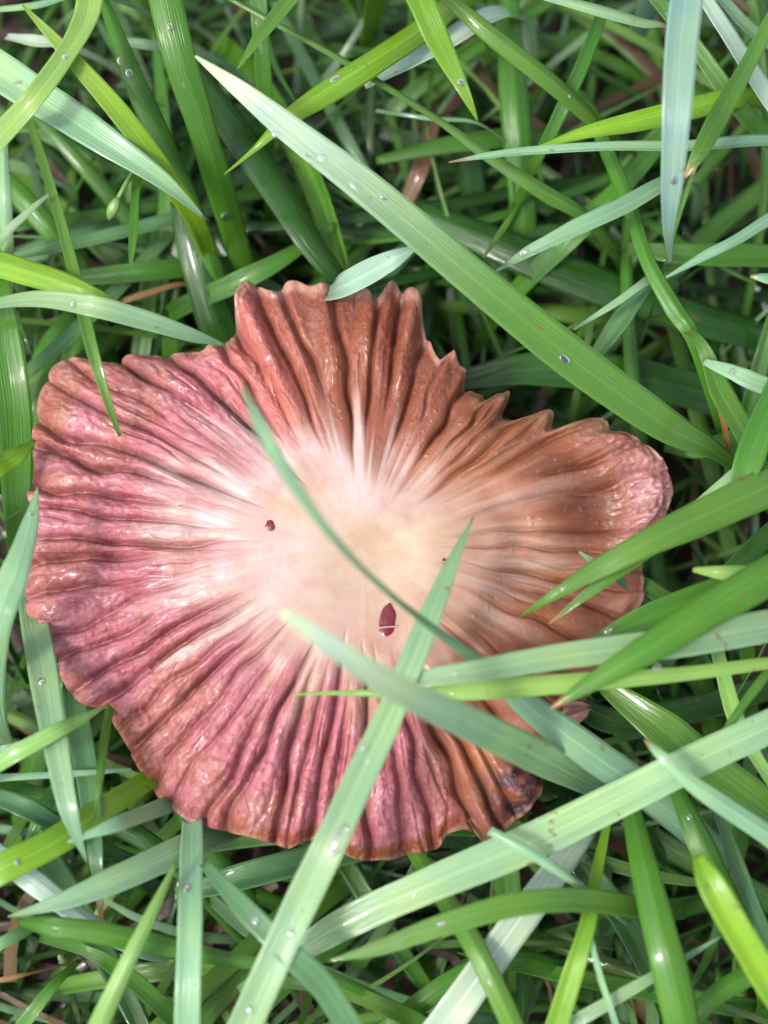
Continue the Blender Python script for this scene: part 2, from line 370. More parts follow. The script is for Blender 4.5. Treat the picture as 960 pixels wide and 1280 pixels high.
def cap_colour(s, deg, x, y, left, top, rightm, lobe, tip):
    K = 0.45
    centre = sRGB(236, 208, 178, K); pinkmid = sRGB(255, 226, 222, K); mauve = sRGB(222, 134, 147, K); brownred = sRGB(178, 100, 68, K)  # pinkmid and mauve lightened to paint in the whitish pink sheen
    orange = sRGB(204, 130, 90, K); darkb = sRGB(138, 72, 46, K); dusty = sRGB(206, 146, 142, K); lip = sRGB(186, 104, 60, K); purple = sRGB(92, 48, 72, K)
    rim = sRGB(220, 168, 146, K)
    outer = left[..., None] * mauve + top[..., None] * brownred + rightm[..., None] * orange
    e = lambda wt, c, o: o * (1 - wt[..., None]) + c * wt[..., None]
    wn = (vnoise(x * 0.16 + 40, y * 0.16 + 40, 1) - .5)
    # right side mottled with dark brown, browner strip behind the end lobe
    outer = e(rightm * sstep(0.45, 0.75, vnoise(x * 0.12, y * 0.12, 2) * .6 + s * .4) * .5, darkb, outer)
    outer = e(lobe * np.exp(-((s - 0.76) / 0.12) ** 2) * .95, darkb, outer)
    outer = e(lobe * sstep(0.84, 0.9, s), dusty, outer)
    # tan patches between the wrinkles on the left
    outer = e(left * sstep(0.52, 0.68, vnoise(x * 0.3 + 12, y * 0.3 + 12, 5)) * .5, sRGB(206, 138, 110, K), outer)
    tx = np.radians(deg) * 1.0
    stk = (vnoise(tx * 13 + 40, s * 2.2 + 3, 11) - .5) * 0.30 + (vnoise(tx * 34 + 140, s * 3 + 3, 12) - .5) * 0.20   # tongues of colour along the folds
    edge = sstep(0.33, 0.66 + 0.08 * rightm, s + wn * 0.25 + stk - 0.07 * left - 0.03 * top - 0.02 * rightm)
    mid = sstep(0.05, 0.36, s + wn * 0.4 + stk * .6)
    c = centre * np.ones(s.shape + (1,))
    pale = np.clip(0.5 + 0.5 * np.cos(np.radians(deg - 140)) * 1.4, 0, 1) * np.clip(s * 6, 0, 1)  # weight of the painted sheen, strongest towards the upper left
    c = e(mid * .85, sRGB(230, 184, 164, K), c)
    c = e(mid * .85 * pale, pinkmid, c)
    c = e(edge, outer, c)
    low = sstep(-128, -100, deg) * sstep(-60, -76, deg) + 0.8 * sstep(-155, -140, deg) * sstep(-118, -134, deg)
    c = e(np.clip(low, 0, 1) * sstep(0.93, 0.965, s + wn * 0.03), lip, c)
    upl = sstep(140, 150, deg) * sstep(168, 158, deg)
    c = e(upl * sstep(0.86, 0.93, s) * .7, sRGB(190, 120, 84, K), c)
    c = e(np.clip(tip * 1.3, 0, 1) * sstep(.3, .6, vnoise(x * 1.1, y * 1.1, 6) + .15), purple, c)
    teeth = sstep(24, 27, deg) * sstep(56, 52, deg) * sstep(0.86, 0.95, s)
    c = e(teeth * .75, sRGB(196, 146, 110, K), c)
    c = e(sstep(0.985 - 0.035 * top, 0.992 - 0.015 * top, s + wn * .02) * (0.6 + 0.3 * top), rim, c)
    a_ = np.clip(left + .45 * top + lobe * sstep(.82, .9, s) + tip, 0, 1)
    return np.concatenate([c, a_[..., None]], -1)
def build_cap():
    s, th, deg, rad, x, y, z, left, top, rightm, lobe, tip = cap_fields()
    c = cap_colour(s, deg, x, y, left, top, rightm, lobe, tip)
    # upper skin, then the underside a little below it, sharing no vertices but bridged at the rim
    Vt = np.stack([rad * np.cos(th), rad * np.sin(th), z * MM], -1)
    NB = 24
    ib = np.linspace(NR - 1, 3, NB).astype(int)
    Vb = Vt[ib].copy()
    thick = (0.35 + 4.5 * (1 - s[ib]) ** 0.8) * MM
    flat = (ZC - 2.6) * MM
    Vb[..., 2] = np.where(s[ib] > 0.98, Vb[..., 2] - 0.35 * MM, np.minimum(Vb[..., 2] - thick, Vb[..., 2] * .5 + flat * .5))
    V = np.concatenate([Vt.reshape(-1, 3), Vb.reshape(-1, 3)])
    F = []
    rows = [i * NA for i in range(NR)] + [(NR + i) * NA for i in range(NB)]
    for a, b in zip(rows[:-1], rows[1:]):
        F += [(a + j, b + j, b + (j + 1) % NA, a + (j + 1) % NA) for j in range(NA)]
    F.append(tuple(rows[-1] + j for j in range(NA)))
    uvt = np.stack([(th + math.pi) / (2 * math.pi), s], -1)
    UV = np.concatenate([uvt.reshape(-1, 2), uvt[ib].reshape(-1, 2)])
    under = np.ones(Vb.shape[:2] + (4,)) * np.array([0.3, 0.17, 0.11, 0.2])
    under[0] = c[-1]
    COL = np.concatenate([c.reshape(-1, 4), under.reshape(-1, 4)])
    o = mesh_obj('cap', V, F, M_CAP, mush, uv=UV, col=COL)
    return o, Vt
cap, CAPV = build_cap()
def cap_z(wx, wy):
    """height (m) of the cap skin at world x, y"""
    dx, dy = wx - C0.x, wy - C0.y
    a = math.atan2(dy, dx); j = int((a + math.pi) / (2 * math.pi) * NA) % NA
    rr = np.hypot(CAPV[:, j, 0], CAPV[:, j, 1])
    return float(np.interp(math.hypot(dx, dy), rr, CAPV[:, j, 2]))
def on_cap(x, y, lift=0.0):
    p = at(x, y, 31)
    for _ in range(3): p = at(x, y, cap_z(p.x, p.y) / MM + lift)
    return p
CW = Vector((C0.x, C0.y, 0))

def build_stem():
    V, F = [], []
    nz, na = 14, 28
    for i in range(nz):
        t = i / (nz - 1); r = (3.4 - 0.6 * math.sin(t * 3.1) + 1.5 * max(0, t - .75) * 4 * .6 + 0.8 * (1 - t) ** 3) * MM
        for j in range(na):
            a = 2 * math.pi * j / na; rr = r * (1 + 0.05 * math.sin(5 * a + t * 2))
            V.append((0.8 * MM * math.sin(t * 2) + rr * math.cos(a), rr * math.sin(a), (-2 + t * 28.6) * MM))
    for i in range(nz - 1):
        for j in range(na): F.append((i * na + j, i * na + (j + 1) % na, (i + 1) * na + (j + 1) % na, (i + 1) * na + j))
    F.append(tuple(range(na))[::-1]); F.append(tuple((nz - 1) * na + j for j in range(na)))
    mesh_obj('stem', V, F, M_STEM, mush)
build_stem()
def build_gills():
    V, F = [], []
    n = 96
    for i in range(n):
        j = int(i / n * NA); a = TH[j]; full = i % 2 == 0
        R = R_OUT[j]
        for f in np.linspace(0.14 if full else 0.5, 0.9, 7):
            ii = min(NR - 1, int(f ** (1 / 0.85) * (NR - 1)))
            zt = min(CAPV[ii, j, 2] - 1.2 * MM, (ZC - 2.2) * MM); dep = (2.6 * math.sin(min(1, (1 - f) * 2.4) * 1.57)) * MM
            r = math.hypot(CAPV[ii, j, 0], CAPV[ii, j, 1])
            for sgn in (-1, 1):
                off = sgn * 0.09 * MM
                for zz in (zt, zt - dep):
                    V.append((r * math.cos(a) - off * math.sin(a), r * math.sin(a) + off * math.cos(a), zz))
        b = len(V) - 28
        for q in range(6):
            e = b + q * 4
            F += [(e, e + 1, e + 5, e + 4), (e + 2, e + 6, e + 7, e + 3), (e + 1, e + 3, e + 7, e + 5)]
    tag(mesh_obj('gills', V, F, M_GILL, mush, smooth=False), kind='stuff')
build_gills()

def curled_flake(name, pxs, mat, wmm, curl, label=None, z=None, lift=0.6, taper=0.0, crumple=1.0):
    """small rolled tongue of the margin: spine pixels from the rim outwards"""
    pts = [on_cap(*pxs[0], lift=-0.3)] + [None] * (len(pxs) - 1)
    z0 = pts[0].z / MM if z is None else z
    for i in range(len(pxs)): pts[i] = at(pxs[i][0], pxs[i][1], z0 + lift * (i / (len(pxs) - 1)) ** 1.5 * 2)
    P = catmull([np.array(p) for p in pts], 12)
    V, F = [], []
    m = 11
    for i, p in enumerate(P):
        t = i / (len(P) - 1)
        T = P[min(i + 1, len(P) - 1)] - P[max(i - 1, 0)]; T /= np.linalg.norm(T)
        S = np.cross(T, (0, 0, 1)); S /= np.linalg.norm(S)
        sd_ = pxs[0][0] * .37
        w = wmm * MM * (0.75 + 0.35 * math.sin(t * 2.6)) * (1 - taper * t) * (1 + 0.25 * crumple * float(vnoise(t * 5 + sd_, 1) - .5)) * (1 if t < .8 else math.sqrt(max(0.02, 1 - ((t - .8) / .2) ** 2 * .95)))
        for side in (0, 1):
            for j in range(m):
                u = j / (m - 1) * 2 - 1
                h = curl * w * (abs(u) ** 2) + crumple * (0.5 * w * float(vnoise(u * 2.5 + sd_, t * 2.5) - .5) + 0.5 * MM * float(vnoise(u * 4 + sd_, t * 5 + 9) - .5))
                V.append(p + S * u * w * .5 + np.array((0, 0, 1)) * (h * .5 - side * 0.28 * MM) - np.array((C0.x, C0.y, 0)))
    st = 2 * m
    n = len(P)
    for i in range(n - 1):
        for j in range(m - 1):
            a = i * st + j; F.append((a, a + 1, a + st + 1, a + st)); a += m; F.append((a + 1, a, a + st, a + st + 1))
        a = i * st; F.append((a, a + st, a + st + m, a + m)); a += m - 1; F.append((a + st, a, a + m, a + st + m))
    for i in (0, n - 1):
        for j in range(m - 1):
            a = i * st + j; F.append((a, a + m, a + m + 1, a + 1) if i == 0 else (a, a + 1, a + m + 1, a + m))
    o = mesh_obj(name, V, F, mat, mush)
    if label: o['label'] = label
    return o
def catmull(P, n):
    P = [np.asarray(p, float) for p in P]
    if len(P) == 2: P = [P[0], (P[0] + P[1]) / 2, P[1]]
    Q = [2 * P[0] - P[1]] + P + [2 * P[-1] - P[-2]]
    ts = np.linspace(0, len(P) - 1, n)
    out = []
    for t in ts:
        i = min(int(t), len(P) - 2); f = t - i
        a, b, c, d = Q[i], Q[i + 1], Q[i + 2], Q[i + 3]
        out.append(0.5 * (2 * b + (c - a) * f + (2 * a - 5 * b + 4 * c - d) * f * f + (3 * b - a - 3 * c + d) * f ** 3))
    return np.array(out)
curled_flake('margin_lobe', [(672, 912), (704, 896), (738, 884)], M_FLAKEP, 2.8, 0.3, 'pale torn flake under the crossing blades', z=28.6, crumple=2.4, taper=0.45)
curled_flake('margin_lobe', [(590, 1020), (604, 1042), (617, 1068)], M_FLAKE, 1.4, 0.7, 'pointed orange brown lobe at the lower rim', z=28.6, taper=0.7)


def blob_on_cap(name, x, y, rx, ry, hgt, rot, mat, label=None, rough=0.0, lift=0.0):
    c = on_cap(x, y); V, F = [], []
    na, nr = 40, 16
    cr, sr = math.cos(rot), math.sin(rot)
    for i in range(nr + 1):
        a = i / nr * math.pi * .62
        for j in range(na):
            b = 2 * math.pi * j / na
            q = 1 + rough * (float(vnoise(math.sin(a) * math.cos(b) * 2.3 + x, math.sin(a) * math.sin(b) * 2.3 + y, math.cos(a) * 2.3)) - .5) * 2 + rough * .5 * (float(vnoise(math.sin(a) * math.cos(b) * 6 + x, math.sin(a) * math.sin(b) * 6 + y, 3)) - .5)
            lx, ly = rx * math.sin(a) * math.cos(b) * q, ry * math.sin(a) * math.sin(b) * q
            V.append((c.x + (lx * cr - ly * sr) * MM - C0.x, c.y + (lx * sr + ly * cr) * MM - C0.y, c.z + (hgt * math.cos(a) * q + lift) * MM))
    for i in range(nr):
        for j in range(na): F.append((i * na + j, (i + 1) * na + j, (i + 1) * na + (j + 1) % na, i * na + (j + 1) % na))
    o = mesh_obj(name, V, F, mat, mush)
    if label: o['label'] = label
    return o
slit = blob_on_cap('slit', 484, 778, 0.75, 1.7, 0.16, -0.12, M_SLIT, 'glossy dark red oval slit near the middle of the cap', 0.12, 0.03)
def fibre(x0, y0, x1, y1, r, parent):
    a, b = on_cap(x0, y0, 0.45), on_cap(x1, y1, 0.45)
    m_ = (a + b) / 2 + Vector((0, 0, 0.15 * MM))
    P = catmull([a, m_, b], 8); V, F = [], []
    for i, p in enumerate(P):
        T = P[min(i + 1, 7)] - P[max(i - 1, 0)]; T /= np.linalg.norm(T); S = np.cross(T, (0, 0, 1)); S /= np.linalg.norm(S); U = np.cross(S, T)
        for j in range(6):
            g = j / 6 * 2 * math.pi; V.append(p + (S * math.cos(g) + U * math.sin(g)) * r * MM - np.array((C0.x, C0.y, 0)))
    for i in range(7):
        for j in range(6): F.append((i * 6 + j, i * 6 + (j + 1) % 6, i * 6 + 6 + (j + 1) % 6, i * 6 + 6 + j))
    F.append((5, 4, 3, 2, 1, 0)); F.append(tuple(range(42, 48)))
    return mesh_obj('fibre', V, F, M_PALE, parent)
fibre(473, 785, 496, 783, 0.05, slit)
blob_on_cap('pit', 338, 657, 0.42, 0.5, 0.12, 0.2, M_SLIT, 'tiny dark red pit left of the middle', 0.2)
blob_on_cap('pit', 556, 702, 0.25, 0.4, 0.12, 0.4, M_SLIT, 'tiny dark red pit beside the blade tip', 0.2)



# ------------------------------------------------------------------ grass blades
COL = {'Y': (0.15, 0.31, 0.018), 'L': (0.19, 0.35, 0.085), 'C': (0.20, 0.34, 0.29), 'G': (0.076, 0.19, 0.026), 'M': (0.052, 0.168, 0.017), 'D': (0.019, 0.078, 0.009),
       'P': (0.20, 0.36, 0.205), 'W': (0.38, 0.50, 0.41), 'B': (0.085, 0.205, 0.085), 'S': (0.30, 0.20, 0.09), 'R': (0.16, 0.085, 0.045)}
def blade_mesh(P, W, fold, roll, thick=0.16 * MM, m=9, ups=None):
    """closed leaf strip: spine points P, widths W (metres), channel depth, roll (radians) along it"""
    n = len(P); V = []; UV = []
    T = np.gradient(P, axis=0); T /= np.linalg.norm(T, axis=1)[:, None]
    d = np.concatenate([[0], np.cumsum(np.linalg.norm(np.diff(P, axis=0), axis=1))])
    S0 = None
    for i in range(n):
        S = np.cross(T[i], (0, 0, 1.0)); q = np.linalg.norm(S)
        if S0 is not None:
            Sp = S0 - T[i] * S0.dot(T[i]); Sp /= np.linalg.norm(Sp)
            if q > 1e-6: S = S / q * min(1, q * 1.6) + Sp * (1 - min(1, q * 1.6)) if S.dot(Sp) > -0.2 else Sp
            else: S = Sp
        S = S / np.linalg.norm(S); S0 = S
        U = np.cross(S, T[i])
        cr, sr = math.cos(roll[i]), math.sin(roll[i])
        Sr = S * cr + U * sr; Ur = U * cr - S * sr
        w = W[i]
        for side in (0, 1):
            for j in range(m):
                u = j / (m - 1) * 2 - 1
                h = fold * w * (abs(u) ** 1.4 - 0.4)
                tk = thick * (1 - 0.75 * abs(u)) * min(1, w / (1.0 * MM) + .2)
                V.append(P[i] + Sr * u * w * .5 + Ur * (h + (tk if side == 0 else -tk) * .5))
                UV.append((j / (m - 1) * .96 + .02, d[i] / 0.03))
    F = []; st = 2 * m
    for i in range(n - 1):
        for j in range(m - 1):
            a = i * st + j; F.append((a, a + st, a + st + 1, a + 1)); a += m; F.append((a + 1, a + 1 + st, a + st, a))
        a = i * st; F.append((a, a + m, a + st + m, a + st)); a += m - 1; F.append((a + st, a + st + m, a + m, a))
    for i in (0, n - 1):
        for j in range(m - 1):
            a = i * st + j; F.append((a, a + 1, a + m + 1, a + m) if i == 0 else (a + 1, a, a + m, a + m + 1))
    return np.array(V), F, UV
HERO = {}
def blade(key, label, pts, wid, col, roll=0.0, roll2=None, fold=None, root='end', name='grass_leaf', group=None, col2=None):
    """pts: photo x, photo y, height in mm; wid: width in photo pixels at each point; the root end bends down into the soil"""
    P = [np.array(at(x, y, z)) for x, y, z in pts]
    W = [max(1.2, q) * mmpx(Vector(p)) for q, p in zip(wid, P)]
    if root == 'start': P, W = P[::-1], W[::-1]
    t = P[-1] - P[-2]; t[2] = 0; t /= np.linalg.norm(t)
    zl = P[-1][2]
    if zl > 0.004:
        h = zl * 0.30
        P += [P[-1] + t * h * .62 + np.array((0, 0, -zl * .36)), P[-1] + t * h + np.array((0, 0, -zl - 0.002))]
        W += [W[-1] * .9, W[-1] * .6]
    n = 10 + 5 * len(P)
    Q = catmull(P, n)
    ts = np.linspace(0, len(P) - 1, n)
    Wq = np.interp(ts, range(len(P)), W)
    kk = np.array([1, 2, 3, 2, 1]) / 9.0
    Wq[2:-2] = np.convolve(Wq, kk, 'valid')
    r2 = random.Random(hash(label) % 9973 if False else sum(map(ord, label)))
    if fold is None: fold = r2.uniform(0.08, 0.22) * r2.choice((1, 1, -1))
    ra = roll; rb = roll if roll2 is None else roll2
    rl = np.linspace(ra, rb, n) + 0.10 * np.sin(np.linspace(0, r2.uniform(3, 7), n) + r2.uniform(0, 6))
    if root == 'start': rl = rl[::-1]
    base = Q[-1].copy()
    tn = np.ones((n, 3))
    Wq *= 1 + 0.10 * (vnoise(np.linspace(0, 9, n) + len(label) * 1.7, 5.0) - .5)
    dry = r2.random() < 0.35 and wid[-1 if root == 'start' else 0] < 7                                     # a withered brown point on some tips
    if col2:                                                   # colour shifts from tip to root; on the longest blade, painted sky sheen
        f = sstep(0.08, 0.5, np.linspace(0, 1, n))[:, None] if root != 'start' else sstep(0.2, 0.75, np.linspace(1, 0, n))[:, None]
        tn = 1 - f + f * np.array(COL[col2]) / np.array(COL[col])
    V, F, UV = blade_mesh(Q, Wq, fold, rl)
    if dry and col not in 'SR':
        f = sstep(0.10, 0.03, np.linspace(0, 1, n))[:, None]; tn = tn * (1 - f) + f * np.array(COL['S']) / np.array(COL[col])
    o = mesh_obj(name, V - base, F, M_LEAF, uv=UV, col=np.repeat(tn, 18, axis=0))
    o.location = base
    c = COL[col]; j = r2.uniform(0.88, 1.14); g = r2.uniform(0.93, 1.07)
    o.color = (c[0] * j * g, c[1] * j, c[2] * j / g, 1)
    tag(o, label, 'grass', group or 'grass blades lying round the mushroom')
    HERO[key] = (Q, Wq, o)
    return o
b = blade
# --- upper left
b('A8', 'longest blade, whitish at its tip, crossing diagonally above the mushroom', [(244,70,44),(300,112,44),(360,160,43),(470,245,42),(600,355,40),(720,452,37),(830,530,33),(900,568,28)], [3,22,34,44,50,52,44,20], 'W', -0.36, 0.05, 0.08, col2='G')  # whitish tip is sky sheen put into the leaf colour
b('A1', 'broad grey green blade tapering from the left edge towards the middle', [(258,275,33),(205,228,36),(135,180,37),(60,130,36),(-40,70,33)], [2,22,38,46,52], 'P', -0.1, 0.1, 0.20)
b('A2', 'bright green blade with a fine pointed tip at the top left', [(28,6,41),(85,68,40),(150,142,38),(205,215,34),(245,278,28),(268,330,20)], [3,20,27,26,24,20], 'Y')
b('A3', 'light green blade curving up from the left edge to the top', [(122,-30,38),(108,22,40),(84,66,41),(40,126,41),(-14,186,38)], [38,32,26,28,30], 'L', root='start')
b('A4', 'straight blade with a row of water drops, left of the long blade', [(198,-40,38),(222,62,36),(250,152,32),(276,236,26),(306,338,18)], [42,40,37,36,30], 'M', 0.1)
b('A5', 'narrow green blade beside the one with the row of drops', [(128,-2,33),(165,95,33),(200,172,30),(236,252,25),(278,380,19)], [12,30,28,26,30], 'M')
b('A6', 'wide dark blade running down into the notch of the cap', [(222,250,23),(242,312,22),(264,386,20),(292,450,17)], [22,42,46,40], 'D')
b('A7', 'thin yellowish stalk whose limp end lies on the cap rim', [(150,545,32),(134,500,34),(114,432,35),(90,330,33),(62,228,29),(34,140,24)], [4,11,16,15,12,9], 'G')
b('A9', 'short bright green blade emerging from behind the long pale one', [(280,218,33),(318,186,35),(358,148,36),(402,118,36),(462,80,36),(528,36,34),(590,-10,30)], [2,8,22,32,34,32,28], 'Y')
b('A10', 'small green blade tip pointing down at the top edge', [(297,86,40),(325,46,40),(362,0,39),(395,-40,37)], [2,17,20,20], 'G')
b('A11', 'very thin light stalk slanting across the top towards the right', [(284,-4,35),(350,32,35),(440,82,34),(545,148,32),(612,196,31),(680,240,30),(738,276,27)], [7,8,9,9,16,22,18], 'G')
b('A12', 'broad deep green blade under the long pale one, shiny along one edge', [(240,80,25),(298,165,25),(350,238,25),(388,300,25),(432,362,23)], [30,46,46,40,26], 'D', 0.35)
b('A13', 'upright blade with drops at the top edge left of the middle', [(322,-20,34),(326,50,32),(332,130,27),(336,190,20)], [22,21,19,16], 'M')
b('A14', 'shiny dark blade lying level above the cap at the left', [(4,325,21),(70,310,22),(150,292,22),(225,273,21),(290,262,17)], [16,24,24,22,20], 'B', 0.45)
b('A15', 'dark level blade just below the shiny one at the left', [(20,352,19),(110,346,20),(200,338,20),(300,330,16)], [10,22,24,22], 'M', -0.3)
b('A16', 'tiny narrow blade hanging point down at the upper left', [(162,343,31),(167,292,31),(172,222,28)], [2,12,11], 'M')
b('A18', 'thin light blade slanting at the left edge below the broad grey one', [(62,242,31),(34,266,31),(-8,312,29)], [3,10,12], 'P')
b('A19', 'upright pale blade at the left edge above the bright green one', [(4,170,30),(6,240,30),(8,310,27),(8,360,22)], [10,17,18,16], 'P')
b('A20', 'pale curved blade reaching over the upper left rim of the cap', [(282,432,34.5),(240,419,37),(180,400,39),(112,382,40),(52,374,38),(0,379,34),(-40,392,29)], [3,18,26,27,22,14,12], 'P', 0.1)
b('A21', 'bright green blade from the left edge just above the pale curved one', [(168,388,33),(125,372,35),(84,356,35),(40,342,34),(-24,326,31)], [3,18,28,33,34], 'Y')
b('A22', 'thin brown dead straw beyond the upper left rim', [(120,388,19),(180,368,20),(232,355,19)], [6,8,6], 'S', name='dead_straw')
b('A22b', 'second thin brown straw beside the upper left rim', [(60,402,17),(110,392,18),(150,378,17)], [5,7,5], 'S', name='dead_straw')
b('A23', 'grey blade piece lying level at the top left corner', [(8,46,28),(44,52,29),(92,60,27)], [10,20,12], 'W', 0.3)
b('A23b', 'thin pale blade along the top left edge of the picture', [(-10,12,34),(46,6,35),(120,-8,33)], [8,9,10], 'P')
b('A23c', 'short light blade lying level behind the bright green tip', [(140,48,26),(180,56,27),(250,66,24)], [8,16,14], 'P', 0.3)
b('A24', 'short bluish blade whose tip points right over the top rim', [(522,308,38),(492,324,38),(458,342,36.5),(424,360,34),(398,372,27)], [3,24,32,30,20], 'C', 0.2)
b('A25', 'dark blade end at the left edge below the broad grey one', [(-10,210,22),(40,260,22),(95,330,20),(120,400,16)], [24,28,28,20], 'M')
b('A26', 'green blade between the shiny level one and the cap rim', [(420,280,22),(350,326,23),(290,356,22),(220,388,18)], [6,22,26,22], 'M', 0.2)
# --- upper right
b('B1', 'wide bluish blade hanging straight down from the top right', [(838,332,36),(836,285,41),(840,225,45),(845,150,48),(851,60,49),(860,-50,47)], [2,16,28,36,42,44], 'C', 0.0, 0.1, 0.10)
b('B2', 'vivid green blade tip pointing down at the top middle', [(597,151,41),(578,110,42),(548,52,42),(512,-20,41)], [2,17,31,40], 'Y')
b('B3', 'green blade slanting down right beside the vivid tip', [(540,-20,37),(610,40,37),(680,95,35),(742,148,30),(766,172,24)], [16,23,26,25,18], 'G')
b('B4', 'bent green blade descending towards the right end of the long one', [(728,120,26),(762,196,29),(786,254,31),(808,322,32),(842,384,32),(872,432,31),(908,550,22)], [14,20,19,19,25,23,16], 'M', root='start')
b('B5', 'broad dark upright blade at the top right of the middle', [(632,-20,24),(640,90,24),(648,190,22),(657,310,17)], [30,36,36,30], 'M')
b('B6', 'narrow green blade leaning left across the dark upright one', [(756,8,31),(726,85,31),(696,150,29),(660,222,24)], [16,19,18,12], 'M', 0.3)
b('B7', 'thin white edged blade lying level with its tip at the left', [(561,203,36),(610,195,37),(668,189,37),(760,184,37),(860,184,35),(975,180,31)], [2,10,13,15,20,24], 'P', 0.35, fold=0.25)
b('B8', 'yellow green blade just above the level white edged one', [(672,184,34),(735,164,35),(800,150,35),(860,136,34),(940,120,30)], [3,18,26,28,26], 'Y', -0.1)
b('B9', 'green blade with folded tip leaning in from the right edge', [(856,222,38),(876,188,39),(900,142,39),(934,82,38),(980,-6,35)], [4,22,26,20,16], 'G')
b('B9b', 'hair thin stalk below the folded tip at the right', [(872,200,36),(852,260,35),(836,316,31)], [5,5,4], 'G')
b('B10', 'silvery shiny blade at the top right corner', [(862,-30,36),(914,50,35),(958,120,33),(1000,186,29)], [20,26,28,26], 'W', 0.25)
b('B10b', 'pale blade in the extreme top right corner', [(880,-30,30),(930,30,30),(1000,90,27)], [18,20,20], 'P', 0.2)
b('B11', 'pale blade slanting along the top edge right of the middle', [(660,-12,39),(740,10,39),(800,27,38),(842,38,35)], [12,17,16,6], 'P', 0.2)
b('B12', 'mid green blade passing behind the hanging bluish one', [(806,-20,32),(870,60,32),(920,130,31),(985,205,27)], [18,22,24,24], 'M')
b('B13', 'light blade with a bright lower edge left of the hanging bluish one', [(617,341,33),(660,316,36),(720,286,37),(780,258,36),(842,226,32)], [3,18,24,24,20], 'P', 0.3, fold=0.2)
b('B14', 'narrow light blade slanting to the right edge above the dark level one', [(832,347,36),(880,320,37),(920,300,37),(985,262,34)], [3,12,14,16], 'P')
b('B15', 'dark level blade at the right edge below the narrow light one', [(780,310,22),(860,318,24),(980,324,22)], [16,30,32], 'M')
b('B16', 'small pale blade tip at the right edge', [(938,345,36),(960,348,36),(1000,356,34)], [4,14,20], 'P')
b('B17', 'whitish shiny blade crossing under the vivid green tip', [(456,108,31),(500,84,32),(550,58,32),(622,18,28)], [14,30,34,28], 'W', 0.35)
b('B18', 'thin pale stalk lying level below the vivid green tip', [(470,138,26),(540,148,27),(602,156,26)], [5,7,4], 'P')
b('B19', 'short thin shoot right of the long diagonal blade', [(604,322,31),(626,290,31),(650,256,28)], [3,9,6], 'G')
b('B20', 'broad dark blade deep behind the right half of the long one', [(520,262,18),(640,312,20),(760,360,20),(880,398,19),(990,430,15)], [30,50,54,50,40], 'D', 0.1)
b('B20b', 'second broad dark blade below the long one at the right', [(560,480,18),(660,462,19),(780,470,19),(900,500,16)], [20,44,48,44], 'D', -0.1)
b('B21', 'thin bright blade pointing down left below the long blade', [(717,412,31),(768,380,32),(816,348,30)], [3,9,10], 'P')
b('B22', 'grey blade with a white glint near the right end of the long one', [(742,448,28),(776,402,29),(812,352,27)], [18,30,22], 'B', 0.5)
b('B23', 'brown dead leaf deep between blades at the top middle', [(506,258,15),(528,205,17),(545,150,16)], [16,24,10], 'R', name='dead_leaf')
b('B24', 'green blade crossing low behind the white edged one', [(880,110,22),(790,220,24),(720,290,23),(640,370,18)], [16,28,30,24], 'M', -0.2)
b('B25', 'dull green blade low in the upper middle', [(470,200,20),(560,180,21),(650,170,20),(720,176,16)], [12,26,28,22], 'M', 0.2)
# --- right
b('D2', 'pale spotted blade end at the right edge', [(880,452,34),(912,464,35),(944,478,35),(1000,502,32)], [8,20,25,26], 'P', 0.0, fold=0.05)
b('D2b', 'withered brown stalk below the pale spotted blade', [(890,470,31),(902,515,30),(912,572,24)], [8,9,6], 'S', name='dead_straw')
b('D1', 'green blade descending below the pale spotted one', [(868,420,33),(902,492,32),(940,560,29),(968,640,24)], [12,30,28,20], 'G', root='start')
b('D3', 'thin light stalk slanting beside the right lobe of the cap', [(828,668,31),(880,624,33),(936,574,32)], [6,12,10], 'P')
b('D4', 'wide green blade lying over the right lobe with its tip on the cap', [(648,772,36),(690,745,38),(745,712,39),(810,678,40),(880,645,39),(990,596,35)], [2,14,26,36,44,50], 'G', 0.05)
b('D4b', 'narrow split tip beside the wide blade over the right lobe', [(686,780,35.5),(732,744,37),(782,708,37.5),(840,672,36)], [2,13,18,14], 'G')
b('D5', 'green blade rising at the right edge beside the lobe', [(915,640,36),(938,570,37),(966,500,36),(1000,430,32)], [24,36,34,30], 'M', 0.2)
b('D6', 'pale short blade tip at the right edge below the lobe', [(866,712,38),(905,716,39),(950,720,38),(1010,728,35)], [6,20,24,26], 'L')
b('D7', 'tiny pale tip resting on the right part of the cap', [(724,690,35.5),(744,704,35),(772,724,31)], [3,9,10], 'P')
b('D8', 'short green blade under the right lobe', [(778,712,27),(815,738,27),(858,766,23)], [10,22,22], 'G')
b('D9', 'mid green blade low beside the right lobe', [(830,560,22),(880,560,24),(980,530,22)], [10,26,28], 'M')
b('D10', 'dark blade running down at the right edge below the lobe', [(990,640,26),(930,700,26),(880,760,24),(820,840,18)], [22,28,28,22], 'D')
